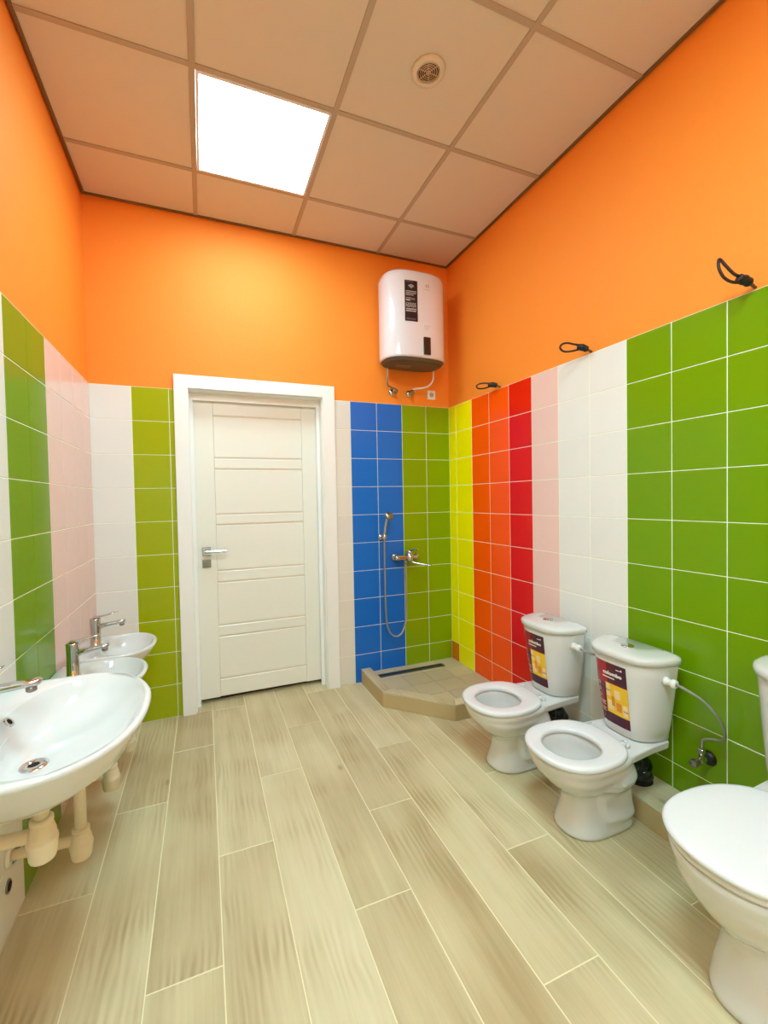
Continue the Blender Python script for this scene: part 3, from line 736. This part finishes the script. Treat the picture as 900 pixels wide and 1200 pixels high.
# open pipe stubs and shut-off valves on the left wall
for y, z, r_, lab in ((-1.265, .145, .016, 'dark capped pipe stub low on the white left wall tiles'), (-1.115, .335, .013, 'small dark pipe stub on the left wall behind the nearest trap'), (-1.205, .215, .03, 'round dark pipe opening on the left wall behind the trap')):
    t = tag(empty('pipe_stub', (-W, y, z)), lab, 'pipe')
    put('flange', lathe_bm([(r_*.6, .0018), (r_*1.25, .0018), (r_*1.2, .006), (r_*.62, .006)], 'x', 20, closed=True), M_STEEL, t, smooth=False)
    put('opening', lathe_bm([(.001, .0018), (r_*.9, .0018), (r_*.9, .0072), (.001, .0072)], 'x', 16), M_DARK, t)

# ------------------------------------------------------------ WATER HEATER
bt = tag(empty('water_heater', (-.375, 0, 2.25)), 'white flat wall-mounted electric water heater above the shower corner', 'water heater')
BW, BD, BH = .232, .275, .60
def Bo(z, g=0., gy=0.):
    out = []; N = 64
    for i in range(N):
        a = 2*PI*i/N; c, s = math.cos(a), math.sin(a)
        x_ = (BW-g)*math.copysign(abs(c)**(2/3.0), c)
        yy = math.copysign(abs(s)**(2/(2.5 if s < 0 else 3.6)), s)
        out.append((x_, -BD/2 - .006 + yy*(BD/2-g*.8), z))
    return out
def by(x_, g=0.):   # y of the front surface at local x
    e = min(1, abs(x_/(BW-g))); return -BD/2-.006 - (BD/2-g*.8)*max(0, 1-e**2.5*1.0)**(1/2.5)
bc = [Bo(.012, .006), Bo(.012, .0), Bo(.03, 0), Bo(BH-.05, 0), Bo(BH-.022, .006), Bo(BH-.008, .02), Bo(BH, .05), Bo(BH+.002, .1)]
put('casing', loft_bm(bc), M_BOIL, bt, smooth=True)
bb = loft_bm([Bo(-.014, .05), Bo(-.006, .02), Bo(.012, .008)])
put('base_cover', bb, M_BOILB, bt, smooth=False)
put('rating_plate', box_bm(-.14, -.02, -.19, -.13, -.0185, -.014, .001), mat('plate', (120, 104, 84), .5), bt)
# true front: find it on the superellipse outline by solving numerically
def fy(x_):
    c = min(1, abs(x_)/BW)**(3.0/2); a = math.acos(min(1, c)); return -BD/2-.006 - math.sin(a)**(2/2.5)*(BD/2)
st = bmesh.new()
def bquad(x0, x1, z0, z1, mi, d, n=4, dst=None):
    b2 = bmesh.new(); g = [[b2.verts.new((x0+(x1-x0)*i/n, fy(x0+(x1-x0)*i/n)-d, z)) for z in (z0, z1)] for i in range(n+1)]
    for i in range(n): b2.faces.new((g[i][0], g[i+1][0], g[i+1][1], g[i][1]))
    merge(st if dst is None else dst, b2, mi)
SM = [mat('label_black', (38, 24, 28), .35), mat('label_print', (190, 180, 178), .5), mat('label_grey', (120, 104, 108), .5)]
sx0, sx1, sz0, sz1 = -.118, -.026, .245, .515
bquad(sx0, sx1, sz0, sz1, 0, .001, 6)
# wifi fan
for r0, r1 in ((.004, .010), (.013, .018), (.021, .026)):
    b2 = bmesh.new(); cxx = (sx0+sx1)/2; n = 8
    vs = [[b2.verts.new((cxx + r_*math.sin(a), fy(cxx + r_*math.sin(a))-.0014, .462+r_*math.cos(a))) for a in [math.radians(-55+110*i/n) for i in range(n+1)]] for r_ in (r0, r1)]
    for i in range(n): b2.faces.new((vs[0][i], vs[0][i+1], vs[1][i+1], vs[1][i]))
    merge(st, b2, 1)
for (z, h_, l_, mi) in ((.505, .004, .05, 2), (.440, .005, .075, 1), (.428, .005, .072, 1), (.416, .005, .055, 1), (.396, .004, .035, 1), (.380, .009, .03, 1), (.386, .014, .033, 2), (.322, .007, .075, 1), (.309, .007, .072, 1), (.262, .003, .07, 2), (.256, .003, .07, 2)):
    o_ = .04 if l_ == .033 else .008
    bquad(sx0+o_, sx0+o_+l_, z, z+h_, mi, .0014, 3)
for q in range(5):   # the large row of characters, unreadable in the photograph: stroke pattern only
    x_ = sx0+.008+q*.0152
    bquad(x_, x_+.003, .338, .366, 1, .0014, 1); bquad(x_, x_+.011, .362, .366, 1, .0014, 2); bquad(x_+.008, x_+.011, .338, .352+.01*(q % 2), 1, .0014, 1); bquad(x_, x_+.011, .338 if q % 2 else .350, .342 if q % 2 else .354, 1, .0014, 2)
bmesh.ops.recalc_face_normals(st, faces=st.faces[:])
put('sticker', st, SM, bt)
st2 = bmesh.new()
dq = box_bm(.014, .066, fy(.04)-.010, fy(.07)+.004, .032, .150, .003, 2)
put('display', dq, M_PANEL, bt)
EM = [mat('emblem_grey', (178, 168, 172), .4)]
for s_ in (-1, 1):          # the maker's small round emblem: two facing crescents
    b2 = bmesh.new(); f1 = []
    for i in range(9):
        a = math.radians(-90+180*i/8); x_ = .05 + s_*.0035 + s_*.010*math.cos(a); f1.append(b2.verts.new((x_, fy(x_)-.001, .495+.013*math.sin(a))))
    b2.faces.new(f1); bmesh.ops.recalc_face_normals(b2, faces=b2.faces[:]); put('emblem', b2, EM, bt)
for x0_, x1_, z_ in ((.02, .075, .468), (.022, .072, .225), (.022, .062, .213), (.022, .052, .201)):
    em = bmesh.new(); bquad(x0_, x1_, z_, z_+.003, 0, .001, 3, em); bmesh.ops.recalc_face_normals(em, faces=em.faces[:]); put('print_line', em, EM, bt)
# hoses from the heater
for pts, m_, lab, rr in (([(-.545, -.09, 2.236), (-.545, -.09, 2.20), (-.547, -.08, 2.15), (-.53, -.06, 2.115), (-.50, -.045, 2.108), (-.474, -.040, 2.100)], M_BRAID, 'braided hose hanging from the left end of the water heater', .0065),
                     ([(-.185, -.10, 2.236), (-.185, -.10, 2.205), (-.190, -.095, 2.165), (-.215, -.08, 2.132), (-.26, -.06, 2.118), (-.31, -.045, 2.112), (-.334, -.040, 2.102)], M_PLAST, 'white hose curving from the right end of the water heater', .006)):
    o = put('heater_hose', tube_bm(pts, rr, 12, 8), m_, smooth=True); tag(o, lab, 'hose')
for x_, lab in ((-.472, 'left round chrome stop valve below the water heater'), (-.334, 'right round chrome stop valve below the water heater')):
    t = tag(empty('stop_valve', (x_, .006, 2.084)), lab, 'valve')
    put('escutcheon', lathe_bm([(.027, -.0005), (.026, -.005), (.014, -.013), (.001, -.013)][::-1], 'y', 24), M_CHROME, t, smooth=True)
    b = lathe_bm([(.009, -.010), (.009, -.046), (.001, -.047)], 'y', 16); tube_bm([(0, -.04, 0), (0, -.04, .018)], .008, 12, 0, bm=b)
    put('body', b, M_CHROME, t, smooth=True)
    put('knob', lathe_bm([(.001, -.070), (.013, -.069), (.019, -.062), (.019, -.052), (.012, -.046), (.001, -.0465)], 'y', 14), M_STEEL, t)
t = tag(empty('wall_socket', (-.150, .006, 2.088)), 'white square wall socket below the water heater', 'socket')
b = box_bm(-.034, .034, -.011, -.0005, -.034, .034, .003, 2)
put('plate', b, M_PLAST, t)
put('insert', lathe_bm([(.001, -.0125), (.017, -.0125), (.0185, -.0112), (.001, -.0112)], 'y', 24), mat('socket_inner', (180, 170, 155), .5), t)
b = bmesh.new()
for s in (-1, 1): lathe_bm([(.001, -.0138), (.0028, -.0138), (.0028, -.0126), (.001, -.0126)], 'y', 10, (s*.0085, 0, 0), bm=b)
put('pin_hole', b, M_DARK, t)

# ------------------------------------------------------------ SHOWER SET
mx = tag(empty('shower_mixer', (-.405, 0, .882)), 'chrome wall-mounted shower mixer on the seam of blue and green tiles', 'mixer tap')
b = bmesh.new()
for x_ in (-.075, .075):
    lathe_bm([(.030, -.002), (.029, -.010), (.020, -.022), (.013, -.026), (.013, -.050), (.001, -.052)][::-1], 'y', 24, (x_, 0, 0), bm=b)
    put('wall_rosette', b, M_CHROME, mx, smooth=True); b = bmesh.new()

b = lathe_bm([(.001, -.100), (.012, -.099), (.019, -.090), (.021, -.070), (.017, -.060), (.013, 0.0), (.017, .060), (.021, .070), (.021, .088), (.014, .098), (.001, .100)], 'x', 24, (0, -.062, 0))
lathe_bm([(.024, .03), (.026, -.01), (.023, -.03)], 'z', 20, (0.02, -.062, 0), bm=b)
put('body', b, M_CHROME, mx, smooth=True)
b = lathe_bm([(.001, .052), (.018, .050), (.023, .040), (.023, .030)], 'z', 20, (.02, -.062, 0)); tube_bm([(.02, -.066, .045), (.03, -.10, .056), (.045, -.150, .062)], lambda t_: .008-.003*t_, 12, 4, bm=b)
put('lever', b, M_CHROME, mx, smooth=True)
put('spout', tube_bm([(.028, -.064, -.022), (.040, -.085, -.038), (.075, -.120, -.046), (.135, -.175, -.056)], .0065, 12, 6), M_CHROME, mx, smooth=True)
put('hose_outlet', lathe_bm([(.001, -.05), (.010, -.05), (.011, -.028), (.001, -.028)], 'z', 14, (-.012, -.062, 0)), M_STEEL, mx, smooth=True)
hd = tag(empty('shower_holder', (-.600, 0, 1.035)), 'small round chrome holder gripping the hand shower', 'holder')
put('rosette', lathe_bm([(.024, -.002), (.023, -.010), (.012, -.020), (.001, -.021)][::-1], 'y', 24, (.012, 0, 0)), M_CHROME, hd, smooth=True)
b = tube_bm([(.012, -.016, 0), (.012, -.06, .004)], .010, 14, 0)
lathe_bm([(.013, -.018), (.0165, -.016), (.0175, .016), (.014, .018)], 'z', 18, (.014, -.072, .004), bm=b)
put('clip', b, M_CHROME, hd, smooth=True)
hs = tag(empty('hand_shower', (-.588, -.072, 1.02)), 'round chrome hand shower held up on the blue tiles', 'shower head')
put('handle', tube_bm([(0, 0, 0), (.002, -.004, .05), (.006, -.012, .10), (.012, -.024, .150)], lambda t_: .0105-.0015*t_, 14, 5), M_CHROME, hs, smooth=True)
hb_ = lathe_bm([(.001, .016), (.014, .015), (.030, .006), (.034, -.002), (.033, -.008), (.001, -.009)], 'z', 28)
bmesh.ops.transform(hb_, matrix=Matrix.Translation((.022, -.045, .172)) @ Matrix.Rotation(math.radians(58), 4, 'X') @ Matrix.Rotation(math.radians(12), 4, 'Y'), verts=hb_.verts[:])
put('head', hb_, M_STEEL, hs, smooth=True)
o = put('shower_hose', tube_bm([(-.588, -.072, 1.018), (-.589, -.072, .95), (-.590, -.075, .75), (-.588, -.078, .50), (-.578, -.080, .40), (-.548, -.082, .340), (-.508, -.084, .322), (-.465, -.082, .345), (-.432, -.076, .42), (-.420, -.068, .50), (-.417, -.063, .70), (-.417, -.062, .833)], .0062, 12, 8), M_BRAID, smooth=True)
tag(o, 'long chrome shower hose hanging in a U loop below the mixer', 'hose')

# ------------------------------------------------------------ BLACK CABLE LOOPS ON THE RIGHT WALL
def loop(y, z, pts, kn, label, r=.0048):
    t = tag(empty('cable_loop', (0, y, z)), label, 'cable')
    b = tube_bm(pts, r, 10, 8)
    put('wire', b, M_CABLE, t, smooth=True)
    put('tape_wrap', tube_bm(kn, lambda q: .0125+.0035*math.sin(q*PI)+.0012*math.sin(q*17), 12, 5), M_BLACK, t, smooth=True)
    put('wall_stub', tube_bm([(-.0005+.006, 0, 0), tuple(kn[-1])], .0055, 10, 0), mat('stub', (120, 78, 40), .6), t, smooth=True)
loop(-1.985, 2.010, [(-.045, .008, .030), (-.075, .018, .040), (-.098, .030, .068), (-.110, .040, .092), (-.122, .040, .090), (-.128, .036, .060), (-.116, .028, .028), (-.092, .018, .012), (-.060, .010, .012), (-.040, .006, .020)], [(-.066, .012, .026), (-.045, .006, .020), (-.022, .0, .010)], 'black cable loop highest on the right wall, over green tiles')
loop(-1.312, 2.008, [(-.045, .014, .030), (-.070, .035, .040), (-.095, .055, .050), (-.115, .068, .044), (-.122, .070, .026), (-.108, .058, .008), (-.080, .036, .006), (-.045, .014, .014)], [(-.062, .022, .024), (-.042, .010, .019), (-.020, .0, .008)], 'middle black cable loop, over white tiles')
loop(-.615, 2.010, [(-.042, .022, .022), (-.065, .055, .032), (-.088, .085, .034), (-.105, .098, .022), (-.098, .088, .004), (-.072, .060, .0), (-.045, .025, .008)], [(-.062, .035, .016), (-.040, .015, .014), (-.018, .0, .006)], 'smallest black cable loop, over orange tiles near the shower corner')
